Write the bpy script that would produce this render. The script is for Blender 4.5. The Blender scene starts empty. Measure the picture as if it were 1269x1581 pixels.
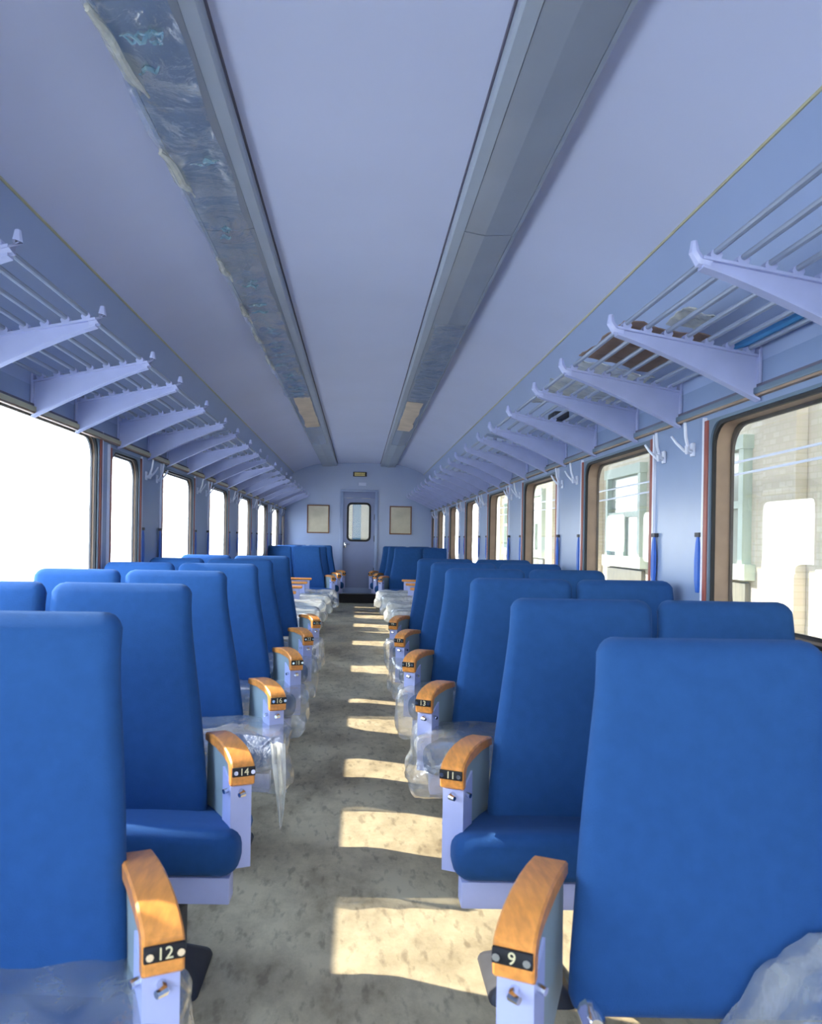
import bpy, bmesh, math, random
from mathutils import Vector, Matrix, noise
random.seed(7)
C = bpy.context.scene.collection
SC = bpy.context.scene
R = math.radians

# ------------------------------------------------------------------ camera, world, sun, exposure
CX, CZ, F = 0.02, 1.22, 1210.0
cam = bpy.data.cameras.new('camera')
cam.sensor_fit = 'HORIZONTAL'; cam.sensor_width = 36.0
cam.lens = 36.0 * F / 1269.0
cam.shift_x = 80.5 / 1269.0
cam.shift_y = 39.5 / 1269.0
cam.clip_start = 0.02; cam.clip_end = 200
cam.dof.use_dof = True; cam.dof.focus_distance = 5.0; cam.dof.aperture_fstop = 9.0
camo = bpy.data.objects.new('camera', cam); C.objects.link(camo)
camo.matrix_world = Matrix.Translation((CX, 0, CZ)) @ Matrix.Rotation(R(90), 4, 'X') @ Matrix.Rotation(R(0.95), 4, 'Z')
SC.camera = camo

w = bpy.data.worlds.new('daylight'); SC.world = w; w.use_nodes = True
wn = w.node_tree.nodes; wl = w.node_tree.links
bg = wn['Background']
tc = wn.new('ShaderNodeTexCoord'); sx = wn.new('ShaderNodeSeparateXYZ'); wl.new(tc.outputs['Generated'], sx.inputs[0])
cr = wn.new('ShaderNodeValToRGB'); wl.new(sx.outputs['Z'], cr.inputs[0])
cr.color_ramp.elements[0].position = 0.0; cr.color_ramp.elements[0].color = (0.93, 0.97, 0.95, 1)
cr.color_ramp.elements[1].position = 0.6; cr.color_ramp.elements[1].color = (0.50, 0.66, 1.0, 1)
wl.new(cr.outputs[0], bg.inputs[0]); bg.inputs[1].default_value = 5.5

sun = bpy.data.lights.new('sun', 'SUN'); sun.energy = 4.6; sun.angle = R(0.6); sun.color = (1.0, 0.91, 0.79)
suno = bpy.data.objects.new('sun', sun); C.objects.link(suno)
suno.rotation_euler = Vector((1.0, -0.39, -0.69)).to_track_quat('-Z', 'Y').to_euler()
suno.location = (-10, 8, 10)

SC.view_settings.view_transform = 'Standard'; SC.view_settings.look = 'None'
SC.view_settings.gamma = 1.0; SC.view_settings.use_curve_mapping = False
SC.view_settings.exposure = 1.42

# ------------------------------------------------------------------ materials
def s2l(c):
    return tuple(((v/255.0)/12.92 if v/255.0 <= 0.04045 else ((v/255.0+0.055)/1.055)**2.4) for v in c)

def mat(name, rgb, rough=0.5, metal=0.0, var=0.06, scale=8.0, bump=0.0, bscale=60.0, spec=0.5, sheen=0.0, stretch=None, coat=0.0):
    m = bpy.data.materials.new(name); m.use_nodes = True
    n = m.node_tree.nodes; l = m.node_tree.links; b = n['Principled BSDF']
    c = s2l(rgb)
    t = n.new('ShaderNodeTexCoord'); mp = n.new('ShaderNodeMapping'); l.new(t.outputs['Object'], mp.inputs[0])
    if stretch: mp.inputs['Scale'].default_value = stretch
    nz = n.new('ShaderNodeTexNoise'); nz.inputs['Scale'].default_value = scale; nz.inputs['Detail'].default_value = 5
    l.new(mp.outputs[0], nz.inputs['Vector'])
    rp = n.new('ShaderNodeValToRGB'); l.new(nz.outputs['Fac'], rp.inputs[0])
    rp.color_ramp.elements[0].position = 0.3; rp.color_ramp.elements[1].position = 0.7
    rp.color_ramp.elements[0].color = tuple(max(0, v*(1-var)) for v in c) + (1,)
    rp.color_ramp.elements[1].color = tuple(min(1, v*(1+var)) for v in c) + (1,)
    l.new(rp.outputs[0], b.inputs['Base Color'])
    b.inputs['Roughness'].default_value = rough; b.inputs['Metallic'].default_value = metal
    b.inputs['Specular IOR Level'].default_value = spec
    if sheen:
        b.inputs['Sheen Weight'].default_value = sheen; b.inputs['Sheen Roughness'].default_value = 0.4
        b.inputs['Sheen Tint'].default_value = (0.45, 0.65, 1.0, 1)
    if coat: b.inputs['Coat Weight'].default_value = coat; b.inputs['Coat Roughness'].default_value = 0.12
    if bump:
        n2 = n.new('ShaderNodeTexNoise'); n2.inputs['Scale'].default_value = bscale; n2.inputs['Detail'].default_value = 4
        l.new(mp.outputs[0], n2.inputs['Vector'])
        bp = n.new('ShaderNodeBump'); bp.inputs['Strength'].default_value = bump; bp.inputs['Distance'].default_value = 0.01
        l.new(n2.outputs['Fac'], bp.inputs['Height']); l.new(bp.outputs[0], b.inputs['Normal'])
    return m

def film_mat(name, tint, opacity, rough, milky=0.0, bump=0.6, bscale=9.0):
    """thin clear or milky plastic film: transparent, with a diffuse haze and a wrinkled gloss"""
    m = bpy.data.materials.new(name); m.use_nodes = True
    n = m.node_tree.nodes; l = m.node_tree.links
    for x in list(n): n.remove(x)
    o = n.new('ShaderNodeOutputMaterial')
    tr = n.new('ShaderNodeBsdfTransparent'); tr.inputs[0].default_value = (0.97, 0.98, 0.98, 1)
    gl = n.new('ShaderNodeBsdfGlossy'); gl.inputs['Roughness'].default_value = rough
    gl.inputs['Color'].default_value = (1, 1, 1, 1)
    df = n.new('ShaderNodeBsdfDiffuse'); df.inputs[0].default_value = s2l(tint) + (1,)
    tl = n.new('ShaderNodeBsdfTranslucent'); tl.inputs[0].default_value = s2l(tint) + (1,)
    md = n.new('ShaderNodeMixShader'); md.inputs[0].default_value = 0.45; l.new(df.outputs[0], md.inputs[1]); l.new(tl.outputs[0], md.inputs[2])
    t = n.new('ShaderNodeTexCoord')
    nz = n.new('ShaderNodeTexNoise'); nz.inputs['Scale'].default_value = bscale; nz.inputs['Detail'].default_value = 6; nz.inputs['Distortion'].default_value = 0.5
    l.new(t.outputs['Object'], nz.inputs['Vector'])
    bp = n.new('ShaderNodeBump'); bp.inputs['Strength'].default_value = bump; bp.inputs['Distance'].default_value = 0.03
    l.new(nz.outputs['Fac'], bp.inputs['Height']); l.new(bp.outputs[0], gl.inputs['Normal'])
    rp = n.new('ShaderNodeValToRGB'); l.new(nz.outputs['Fac'], rp.inputs[0])
    rp.color_ramp.elements[0].position = 0.35; rp.color_ramp.elements[0].color = (milky*0.5,)*3 + (1,)
    rp.color_ramp.elements[1].position = 0.75; rp.color_ramp.elements[1].color = (min(1, milky*1.4),)*3 + (1,)
    m1 = n.new('ShaderNodeMixShader'); l.new(rp.outputs[0], m1.inputs[0]); l.new(tr.outputs[0], m1.inputs[1]); l.new(md.outputs[0], m1.inputs[2])
    lw = n.new('ShaderNodeLayerWeight'); lw.inputs['Blend'].default_value = 0.5; l.new(bp.outputs[0], lw.inputs['Normal'])
    pw = n.new('ShaderNodeMath'); pw.operation = 'POWER'; l.new(lw.outputs['Facing'], pw.inputs[0]); pw.inputs[1].default_value = 4.0
    mm = n.new('ShaderNodeMath'); mm.operation = 'MULTIPLY_ADD'; l.new(pw.outputs[0], mm.inputs[0]); mm.inputs[1].default_value = 0.6; mm.inputs[2].default_value = opacity
    m2 = n.new('ShaderNodeMixShader'); l.new(mm.outputs[0], m2.inputs[0]); l.new(m1.outputs[0], m2.inputs[1]); l.new(gl.outputs[0], m2.inputs[2])
    l.new(m2.outputs[0], o.inputs[0])
    return m

def glass_mat(name, tint=(0.97, 0.98, 0.97), refl=1.0):
    m = bpy.data.materials.new(name); m.use_nodes = True
    n = m.node_tree.nodes; l = m.node_tree.links
    for x in list(n): n.remove(x)
    o = n.new('ShaderNodeOutputMaterial')
    tr = n.new('ShaderNodeBsdfTransparent'); tr.inputs[0].default_value = tint + (1,)
    gl = n.new('ShaderNodeBsdfGlossy'); gl.inputs['Roughness'].default_value = 0.01
    lw = n.new('ShaderNodeLayerWeight'); lw.inputs['Blend'].default_value = 0.5
    pw = n.new('ShaderNodeMath'); pw.operation = 'POWER'; l.new(lw.outputs['Facing'], pw.inputs[0]); pw.inputs[1].default_value = 5.0
    mm = n.new('ShaderNodeMath'); mm.operation = 'MULTIPLY_ADD'; l.new(pw.outputs[0], mm.inputs[0]); mm.inputs[1].default_value = 0.90*refl; mm.inputs[2].default_value = 0.05*refl
    mx = n.new('ShaderNodeMixShader'); l.new(mm.outputs[0], mx.inputs[0]); l.new(tr.outputs[0], mx.inputs[1]); l.new(gl.outputs[0], mx.inputs[2])
    l.new(mx.outputs[0], o.inputs[0])
    return m

def floor_mat():
    m = mat('linoleum_floor', (146, 142, 126), rough=0.55, var=0.10, scale=3.0, bump=0.05, bscale=40)
    n = m.node_tree.nodes; l = m.node_tree.links; b = n['Principled BSDF']
    t = n.new('ShaderNodeTexCoord')
    mp = n.new('ShaderNodeMapping'); mp.inputs['Scale'].default_value = (2.2, 1.3, 1); l.new(t.outputs['Object'], mp.inputs[0])
    nz = n.new('ShaderNodeTexNoise'); nz.inputs['Scale'].default_value = 1.6; nz.inputs['Detail'].default_value = 7; nz.inputs['Roughness'].default_value = 0.7
    l.new(mp.outputs[0], nz.inputs['Vector'])
    rp = n.new('ShaderNodeValToRGB'); l.new(nz.outputs['Fac'], rp.inputs[0])
    rp.color_ramp.elements[0].position = 0.36; rp.color_ramp.elements[0].color = s2l((160, 144, 114)) + (1,)
    rp.color_ramp.elements[1].position = 0.58; rp.color_ramp.elements[1].color = s2l((208, 192, 156)) + (1,)
    # scuffs
    mp2 = n.new('ShaderNodeMapping'); mp2.inputs['Scale'].default_value = (14, 5, 1); mp2.inputs['Rotation'].default_value = (0, 0, 0.5); l.new(t.outputs['Object'], mp2.inputs[0])
    n2 = n.new('ShaderNodeTexNoise'); n2.inputs['Scale'].default_value = 2.2; n2.inputs['Detail'].default_value = 8; l.new(mp2.outputs[0], n2.inputs['Vector'])
    r2 = n.new('ShaderNodeValToRGB'); l.new(n2.outputs['Fac'], r2.inputs[0])
    r2.color_ramp.elements[0].position = 0.33; r2.color_ramp.elements[0].color = (0.45, 0.43, 0.42, 1)
    r2.color_ramp.elements[1].position = 0.45; r2.color_ramp.elements[1].color = (1, 1, 1, 1)
    mx = n.new('ShaderNodeMix'); mx.data_type = 'RGBA'; mx.blend_type = 'MULTIPLY'; mx.inputs[0].default_value = 0.6
    l.new(rp.outputs[0], mx.inputs[6]); l.new(r2.outputs[0], mx.inputs[7]); l.new(mx.outputs[2], b.inputs['Base Color'])
    return m

def brick_mat():
    m = mat('pale_brick', (205, 186, 152), rough=0.9)
    n = m.node_tree.nodes; l = m.node_tree.links; b = n['Principled BSDF']
    t = n.new('ShaderNodeTexCoord'); mp = n.new('ShaderNodeMapping'); mp.inputs['Rotation'].default_value = (R(90), 0, R(90)); l.new(t.outputs['Object'], mp.inputs[0])
    sp = n.new('ShaderNodeSeparateXYZ'); l.new(t.outputs['Object'], sp.inputs[0])
    cb = n.new('ShaderNodeCombineXYZ'); l.new(sp.outputs['Y'], cb.inputs[0]); l.new(sp.outputs['Z'], cb.inputs[1])
    bk = n.new('ShaderNodeTexBrick'); l.new(cb.outputs[0], bk.inputs['Vector']); bk.inputs['Scale'].default_value = 4.0
    bk.inputs['Color1'].default_value = s2l((228, 218, 198)) + (1,); bk.inputs['Color2'].default_value = s2l((218, 205, 182)) + (1,); bk.inputs['Mortar'].default_value = s2l((216, 205, 178)) + (1,)
    bk.inputs['Mortar Size'].default_value = 0.03
    l.new(bk.outputs[0], b.inputs['Base Color'])
    return m

M = {}
M['fabric'] = mat('blue_wool_cloth', (40, 80, 134), rough=0.95, var=0.05, scale=30, bump=0.25, bscale=500, spec=0.15, sheen=0.10)
M['paint'] = mat('lavender_blue_paint', (150, 168, 205), rough=0.28, var=0.03, scale=2, bump=0.03, bscale=6)
M['ceil'] = mat('blue_grey_ceiling_paint', (198, 206, 234), rough=0.5, var=0.03, scale=1.2)
M['pillar'] = mat('blue_grey_laminate', (128, 148, 184), rough=0.28, var=0.05, scale=3, bump=0.02, bscale=5)
M['rack'] = mat('lavender_enamel', (168, 178, 218), rough=0.35, var=0.04, scale=12)
M['rod'] = mat('pale_rod_enamel', (134, 146, 170), rough=0.35, var=0.04, scale=12)
M['legpaint'] = mat('pale_lavender_enamel', (182, 190, 232), rough=0.4, var=0.05, scale=12)
M['panel'] = mat('grey_green_plastic', (150, 168, 172), rough=0.5, var=0.06, scale=10)
M['wood'] = mat('orange_varnished_wood', (234, 154, 72), rough=0.35, var=0.18, scale=14, stretch=(6, 1, 6), coat=0.4)
M['black'] = mat('black_rubber', (18, 20, 26), rough=0.6, var=0.2, scale=20)
M['dark'] = mat('dark_grey_metal', (52, 54, 62), rough=0.5, var=0.15, scale=20)
M['chrome'] = mat('chrome', (215, 218, 225), rough=0.15, metal=1.0, var=0.03)
M['ivory'] = mat('ivory_lettering', (235, 225, 180), rough=0.5, var=0.03)
M['white'] = mat('white_enamel', (214, 220, 236), rough=0.35, var=0.04, scale=12)
M['redbrown'] = mat('red_brown_strip', (140, 74, 66), rough=0.45, var=0.12, scale=12)
M['brown'] = mat('brown_wood_reveal', (148, 126, 108), rough=0.55, var=0.12, scale=10)
M['greyframe'] = mat('grey_window_frame', (92, 112, 132), rough=0.4, var=0.06, scale=8)
M['moulding'] = mat('straw_moulding', (176, 172, 138), rough=0.3, var=0.08, scale=10)
M['cover'] = mat('grey_light_cover', (142, 150, 164), rough=0.22, var=0.05, scale=3, bump=0.04, bscale=5)
M['rail'] = mat('pale_grey_rail', (160, 170, 184), rough=0.4, var=0.04, scale=5)
M['darkline'] = mat('dark_joint', (86, 84, 104), rough=0.6, var=0.1)
M['paper'] = mat('tan_masking_paper', (204, 188, 168), rough=0.7, var=0.12, scale=6)
M['brownpaper'] = mat('brown_packing_paper', (142, 120, 110), rough=0.8, var=0.2, scale=9, bump=0.3, bscale=12)
M['strap'] = mat('blue_strap', (46, 98, 190), rough=0.5, var=0.1, scale=20)
M['bluetube'] = mat('light_blue_tube', (70, 140, 200), rough=0.4, var=0.06)
M['doorpaint'] = mat('door_blue_grey_paint', (128, 142, 182), rough=0.35, var=0.05, scale=3)
M['frameg'] = mat('picture_board', (192, 184, 162), rough=0.25, var=0.14, scale=4)
M['pframe'] = mat('brown_picture_frame', (120, 84, 66), rough=0.5, var=0.1)
M['sign'] = mat('dark_brown_sign', (46, 30, 26), rough=0.5, var=0.1)
M['signy'] = mat('yellow_sign_lettering', (248, 228, 150), rough=0.5, var=0.03)
M['sticker'] = mat('pale_sticker', (196, 208, 234), rough=0.5, var=0.03)
M['threshold'] = mat('dark_threshold', (40, 36, 36), rough=0.7, var=0.2)
M['floor'] = floor_mat()
M['brick'] = brick_mat()
M['glass'] = glass_mat('window_glass', refl=1.0)
M['doorglass'] = glass_mat('door_glass', refl=0.25)
M['film'] = film_mat('clear_plastic_film', (225, 228, 222), 0.14, 0.12, milky=0.34)
M['milky'] = film_mat('milky_plastic_film', (246, 246, 236), 0.05, 0.2, milky=0.95)
M['ceilfilm'] = film_mat('clinging_plastic_film', (190, 214, 224), 0.16, 0.12, milky=0.16, bump=1.0, bscale=5)
M['glint'] = film_mat('pale_blue_film_glint', (170, 214, 232), 0.10, 0.12, milky=0.6)  # pale blue colour stands in for glints on the film
M['palegreen'] = mat('pale_green_window_frame', (200, 214, 200), rough=0.6, var=0.04)
M['dimglass'] = mat('building_window_glass', (168, 172, 158), rough=0.15, var=0.15, scale=2)
M['greydoor'] = mat('grey_shed_boards', (128, 128, 116), rough=0.8, var=0.12, scale=5, stretch=(1, 6, 1))
M['ground'] = mat('pale_gravel', (196, 190, 176), rough=0.95, var=0.12, scale=6)
M['teal'] = mat('teal_board', (90, 130, 150), rough=0.6)
M['beige'] = mat('beige_board', (196, 188, 160), rough=0.6)

# ------------------------------------------------------------------ mesh helpers
def obj(name, bm, m, parent=None, smooth=True, sharp=35):
    bmesh.ops.recalc_face_normals(bm, faces=bm.faces)
    me = bpy.data.meshes.new(name); bm.to_mesh(me); bm.free()
    if smooth:
        for p in me.polygons: p.use_smooth = True
        try: me.set_sharp_from_angle(angle=R(sharp))
        except Exception: pass
    o = bpy.data.objects.new(name, me); C.objects.link(o)
    for x in (m if isinstance(m, (list, tuple)) else [m]): me.materials.append(x)
    if parent: o.parent = parent
    return o

def box(bm, x0, x1, y0, y1, z0, z1, bev=0.0, mi=0):
    vs = [bm.verts.new(p) for p in ((x0,y0,z0),(x1,y0,z0),(x1,y1,z0),(x0,y1,z0),(x0,y0,z1),(x1,y0,z1),(x1,y1,z1),(x0,y1,z1))]
    fs = [bm.faces.new([vs[i] for i in q]) for q in ((0,3,2,1),(4,5,6,7),(0,1,5,4),(1,2,6,5),(2,3,7,6),(3,0,4,7))]
    for f in fs: f.material_index = mi
    if bev:
        es = list({e for f in fs for e in f.edges})
        bmesh.ops.bevel(bm, geom=es, offset=bev, segments=2, profile=0.6, affect='EDGES')
    return vs

def loft(bm, secs, closed_ends=True):
    rings = [[bm.verts.new(p) for p in s] for s in secs]
    n = len(rings[0])
    for a, b in zip(rings, rings[1:]):
        for i in range(n):
            j = (i+1) % n
            bm.faces.new((a[i], a[j], b[j], b[i]))
    if closed_ends:
        bm.faces.new(rings[0]); bm.faces.new(list(reversed(rings[-1])))
    return rings

def rr(a0, a1, b0, b1, r, n=4, seg=6):
    """rounded rectangle outline in (a,b), edges split"""
    r = min(r, (a1-a0)/2.01, (b1-b0)/2.01)
    pts = []
    cs = ((a1-r, b0+r, -90), (a1-r, b1-r, 0), (a0+r, b1-r, 90), (a0+r, b0+r, 180))
    for k, (ca, cb, st) in enumerate(cs):
        for i in range(n+1):
            th = R(st + 90*i/n); pts.append((ca + r*math.cos(th), cb + r*math.sin(th)))
        nx = cs[(k+1) % 4]; th = R(nx[2]); q = (nx[0] + r*math.cos(th), nx[1] + r*math.sin(th)); p = pts[-1]
        for i in range(1, seg): pts.append((p[0]+(q[0]-p[0])*i/seg, p[1]+(q[1]-p[1])*i/seg))
    return pts

def tube(bm, pts, r, n=8, taper=None):
    pts = [Vector(p) for p in pts]; secs = []
    up = Vector((0.0123, 0.031, 1)).normalized()
    for i, p in enumerate(pts):
        d = (pts[min(i+1, len(pts)-1)] - pts[max(i-1, 0)]).normalized()
        u = up if abs(d.dot(up)) < 0.95 else Vector((1, 0.02, 0))
        a = d.cross(u).normalized(); b = d.cross(a)
        rad = r if taper is None else r*taper[i]
        secs.append([p + a*rad*math.cos(2*math.pi*k/n) + b*rad*math.sin(2*math.pi*k/n) for k in range(n)])
    loft(bm, secs)

def ring(bm, axis_x, outer, inner, depth):
    """ring between two outlines of equal length, given in (y,z), extruded from axis_x by depth"""
    n = len(outer)
    def lay(x): return [bm.verts.new((x, p[0], p[1])) for p in outer], [bm.verts.new((x, p[0], p[1])) for p in inner]
    o0, i0 = lay(axis_x); o1, i1 = lay(axis_x + depth)
    for i in range(n):
        j = (i+1) % n
        bm.faces.new((o0[i], o0[j], i0[j], i0[i])); bm.faces.new((o1[i], i1[i], i1[j], o1[j]))
        bm.faces.new((o0[i], o1[i], o1[j], o0[j])); bm.faces.new((i0[i], i0[j], i1[j], i1[i]))

def empty(name, loc, label=None, cat=None, group=None, kind=None):
    o = bpy.data.objects.new(name, None); C.objects.link(o); o.location = loc; o.empty_display_size = 0.1
    return tag(o, label, cat, group, kind)
def tag(o, label=None, cat=None, group=None, kind=None):
    if label: o['label'] = label
    if cat: o['category'] = cat
    if group: o['group'] = group
    if kind: o['kind'] = kind
    return o
def struct(name, bm, m, label=None, smooth=False, cat=None):
    o = obj(name, bm, m, None, smooth); tag(o, label, cat, None, 'structure'); return o
def copy_tree(o, parent=None):
    c = o.copy(); C.objects.link(c)
    if parent is not None: c.parent = parent
    for ch in list(o.children): copy_tree(ch, c)
    return c
def mirror(bm):
    for v in bm.verts: v.co.x = -v.co.x
    bmesh.ops.reverse_faces(bm, faces=bm.faces)

ORD = ['first', 'second', 'third', 'fourth', 'fifth', 'sixth', 'seventh', 'eighth', 'ninth', 'tenth', 'eleventh', 'twelfth', 'thirteenth']

# ------------------------------------------------------------------ room shell
WX = 1.37                        # half width
Y0, YE = -2.8, 14.65             # rear end (open), end wall
WT = 0.06                        # wall thickness
SILL, WTOP = 0.90, CZ + 0.475
bm = bmesh.new(); box(bm, -WX-WT, WX+WT, Y0, YE+2.2, -0.12, 0)
struct('floor', bm, M['floor'], 'grey olive scuffed linoleum aisle floor', cat='floor')

right_w = [(-2.5, -1.5), (-0.9, 0.15), (0.45, 1.15), (1.86, 3.02)] + [(3.62+1.73*k, 4.70+1.73*k) for k in range(6)] + [(14.02, 14.42)]
left_w = [(-2.5, -1.5), (-0.9, 0.15), (0.45, 1.15), (1.60, 4.16), (4.36, 4.93)] + [(5.50+1.73*k, 6.54+1.73*k) for k in range(5)] + [(14.05, 14.42)]

def ceil_prof():
    # (abs x, z) from centre outwards
    pts = [(0.0, 1.395), (0.2, 1.394), (0.40, 1.388), (0.70, 1.372), (0.85, 1.345), (1.0, 1.30), (1.12, 1.25), (1.21, 1.20)]
    return [(x, CZ + h) for x, h in pts]
CP = ceil_prof()
COVE = [(1.21, CZ+1.20), (1.265, CZ+1.08), (1.31, CZ+0.95), (1.345, CZ+0.82), (1.365, CZ+0.72), (WX, CZ+0.62)]

prof = [(-x, z) for x, z in reversed(CP)] + CP[1:]
bm = bmesh.new()
loft(bm, [[(x, y, z) for x, z in prof] + [(x, y, z+0.05) for x, z in reversed(prof)] for y in (Y0, YE)])
struct('ceiling', bm, M['ceil'], 'smooth curved blue grey ceiling panels', smooth=True, cat='ceiling')

for side, s, wins in (('left', -1, left_w), ('right', 1, right_w)):
    bm = bmesh.new()
    SW = 0.032 if side == 'left' else WT; RD = 0.016 if side == 'left' else 0.060
    tops = [WTOP]*len(wins)
    if side == 'left': tops[3] = CZ + 0.53
    def wb(y0, y1, z0, z1):
        a, b = s*WX, s*(WX+SW); box(bm, min(a, b), max(a, b), y0, y1, z0, z1)
    wb(Y0, YE, 0, SILL)
    ys = [Y0]
    for (a, b) in wins: ys += [a, b]
    ys.append(YE)
    for k in range(0, len(ys), 2): wb(ys[k], ys[k+1], SILL, CZ+0.62)
    for k, (a, b) in enumerate(wins): wb(a, b, tops[k], CZ+0.62)
    struct('wall_'+side, bm, M['pillar'], '%s side wall between the windows, blue grey laminate' % side, cat='wall')
    bm = bmesh.new()
    loft(bm, [[(s*x, y, z) for x, z in COVE] + [(s*(x+0.05), y, z) for x, z in reversed(COVE)] for y in (Y0, YE)])
    struct('trim_cove_'+side, bm, M['paint'], '%s curved panel above windows carrying the luggage rack' % side, smooth=True, cat='wall panel')
    # thin cornice joint
    bm = bmesh.new(); tube(bm, [(s*1.212, Y0, CZ+1.196), (s*1.212, YE, CZ+1.196)], 0.006, 6)
    struct('trim_cornice_'+side, bm, M['moulding'], 'thin straw coloured cornice bead along the %s ceiling edge' % side, smooth=True, cat='trim')
    # moulding above the windows
    bm = bmesh.new()
    zt = CZ + 0.507
    a, b = sorted((s*(WX-0.022), s*WX)); box(bm, a, b, Y0, YE, zt, zt+0.022, 0.004)
    mo = struct('trim_moulding_'+side, bm, M['moulding'] if s < 0 else M['greyframe'], 'narrow moulding above the %s windows' % side, cat='trim')
    bm = bmesh.new(); a, b = sorted((s*(WX-0.012), s*WX)); box(bm, a, b, Y0, YE, zt+0.022, zt+0.034)
    obj('dark_joint', bm, M['darkline'], mo, smooth=False)
    bm = bmesh.new(); a, b = sorted((s*(WX-0.018), s*WX)); box(bm, a, b, Y0, YE, zt-0.008, zt)
    obj('brown_bead', bm, M['brown'], mo, smooth=False)
    # white pillar edge strips belong to the wall trim
    bm = bmesh.new()
    for k, (p, q) in enumerate(wins):
        for ye in (p-0.048, q+0.033):
            a, b = sorted((s*(WX-0.012), s*WX)); box(bm, a, b, ye, ye+0.016, SILL-0.1, tops[k]+0.015)
    struct('trim_edges_'+side, bm, M['white'], 'white metal edge strips on the %s window pillars' % side, cat='trim')
    # windows
    for k, (p, q) in enumerate(wins):
        zt2 = tops[k]
        root = empty('window_%d' % (k + 1 + (0 if side == 'left' else 12)), (s*WX, (p+q)/2, SILL), '%s carriage window, %s from the front' % (side, ORD[k]), 'window', None, 'structure')
        hw = (q-p)/2; hh = zt2 - SILL
        N = 5
        def outl(i, r): return rr(-hw+i, hw-i, i, hh-i, r, N, 5)
        bm = bmesh.new(); ring(bm, s*0.012, outl(0.0, 0.003), outl(0.012, 0.08), -s*0.02)
        obj('window_frame', bm, M['greyframe'], root)
        bm = bmesh.new(); ring(bm, s*0.012, outl(0.010, 0.08), outl(0.024, 0.085), -s*0.012)
        obj('gasket', bm, M['black'], root)
        bm = bmesh.new()
        for a in (-hw-0.03, hw+0.002):
            xa, xb = sorted((-s*0.014, 0)); box(bm, xa, xb, a, a+0.028, 0, hh, 0.004)
        obj('side_strip', bm, M['redbrown'], root)
        bm = bmesh.new(); ring(bm, s*0.010, outl(0.0, 0.01), outl(0.022, 0.08), s*RD)
        obj('reveal', bm, M['brown'], root)
        bm = bmesh.new(); ring(bm, s*(RD+0.006), outl(0.018, 0.08), outl(0.034, 0.10), s*0.010)
        obj('outer_gasket', bm, M['dark'], root)
        bm = bmesh.new(); xa = s*RD; xb = s*(RD+0.004)
        box(bm, min(xa, xb), max(xa, xb), -hw+0.02, hw-0.02, 0.02, hh-0.02)
        obj('glass_pane', bm, M['glass'], root, smooth=False)

bm = bmesh.new(); box(bm, -WX, WX, Y0, Y0+0.06, 0, 1.2)  # added out of view to keep rear daylight off the near floor
struct('wall_rear_added', bm, M['pillar'], 'low unseen partition added at the open rear end to shade the floor', cat='wall')
# end wall with doorway
DX0, DX1, DZ1 = CX-0.335, CX+0.325, CZ+0.86
DZ0 = 0.20
bm = bmesh.new()
box(bm, -WX, DX0, YE, YE+0.08, 0, DZ1); box(bm, DX1, WX, YE, YE+0.08, 0, DZ1)
# upper part follows the ceiling
CU = [(x, z) for x, z in COVE if z > DZ1 + 0.01]
up = [(-1.335, DZ1)] + [(-x, z) for x, z in reversed(CU)] + prof[1:-1] + CU + [(1.335, DZ1)]
loft(bm, [[(x, y, z) for x, z in up] for y in (YE, YE+0.08)])
struct('wall_end', bm, M['paint'], 'glossy lavender blue end wall with doorway', cat='wall')
bm = bmesh.new(); box(bm, DX0-0.02, DX1+0.02, YE-0.05, YE+0.1, 0, DZ0-0.03, 0.01)
struct('trim_threshold', bm, M['threshold'], 'dark threshold step under the end door', cat='trim')

door = empty('door_1', (CX, YE, DZ0), 'blue grey end door with rounded window', 'door', None, 'structure')
def dbox(*a, **k):
    b = bmesh.new(); box(b, *a, **k); return b
bm = bmesh.new(); H = DZ1 - DZ0
box(bm, -0.36, -0.300, -0.03, 0.02, -0.16, H+0.02, 0.005); box(bm, 0.29, 0.35, -0.03, 0.02, -0.16, H+0.02, 0.005); box(bm, -0.36, 0.35, -0.035, 0.02, H-0.005, H+0.03, 0.005)
obj('door_frame', bm, M['paint'], door)
obj('transom', dbox(-0.30, 0.29, -0.005, 0.03, H-0.12, H-0.005, bev=0.004), M['doorpaint'], door)
# leaf with opening
wx0, wx1, wz0, wz1 = -0.215, 0.205, CZ-0.06-DZ0, CZ+0.64-DZ0
bm = bmesh.new()
o_ = [(-0.298, -0.02), (0.288, -0.02)]
outer = []
inner = rr(wx0, wx1, wz0, wz1, 0.08, 5, 5)
# project inner outline to the leaf rectangle
cxm, czm = (wx0+wx1)/2, (wz0+wz1)/2
for (a, b) in inner:
    fx = (a-cxm)/((wx1-wx0)/2); fz = (b-czm)/((wz1-wz0)/2)
    k = 1.0/max(abs(fx), abs(fz)); fx *= k; fz *= k
    outer.append((cxm + fx*((0.288-cxm) if fx > 0 else (cxm+0.298)), czm + fz*((H-0.125-czm) if fz > 0 else (czm+0.02))))
def ring_y(bm, y, outer, inner, depth):
    b2 = bmesh.new(); ring(b2, 0, outer, inner, depth)
    for v in b2.verts: x, yy, z = v.co; v.co = (yy, y + x, z)
    me = bpy.data.meshes.new('t'); b2.to_mesh(me); b2.free(); bm.from_mesh(me); bpy.data.meshes.remove(me)
ring_y(bm, 0.005, outer, inner, 0.035)
leaf = obj('door_leaf', bm, M['doorpaint'], door, smooth=False)
bm = bmesh.new(); ring_y(bm, -0.008, rr(wx0-0.015, wx1+0.015, wz0-0.015, wz1+0.015, 0.09, 5, 5), rr(wx0+0.022, wx1-0.022, wz0+0.022, wz1-0.022, 0.06, 5, 5), 0.03)
obj('gasket', bm, M['black'], leaf)
obj('glass_pane', dbox(wx0, wx1, 0.018, 0.023, wz0, wz1), M['doorglass'], leaf, smooth=False)
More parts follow.
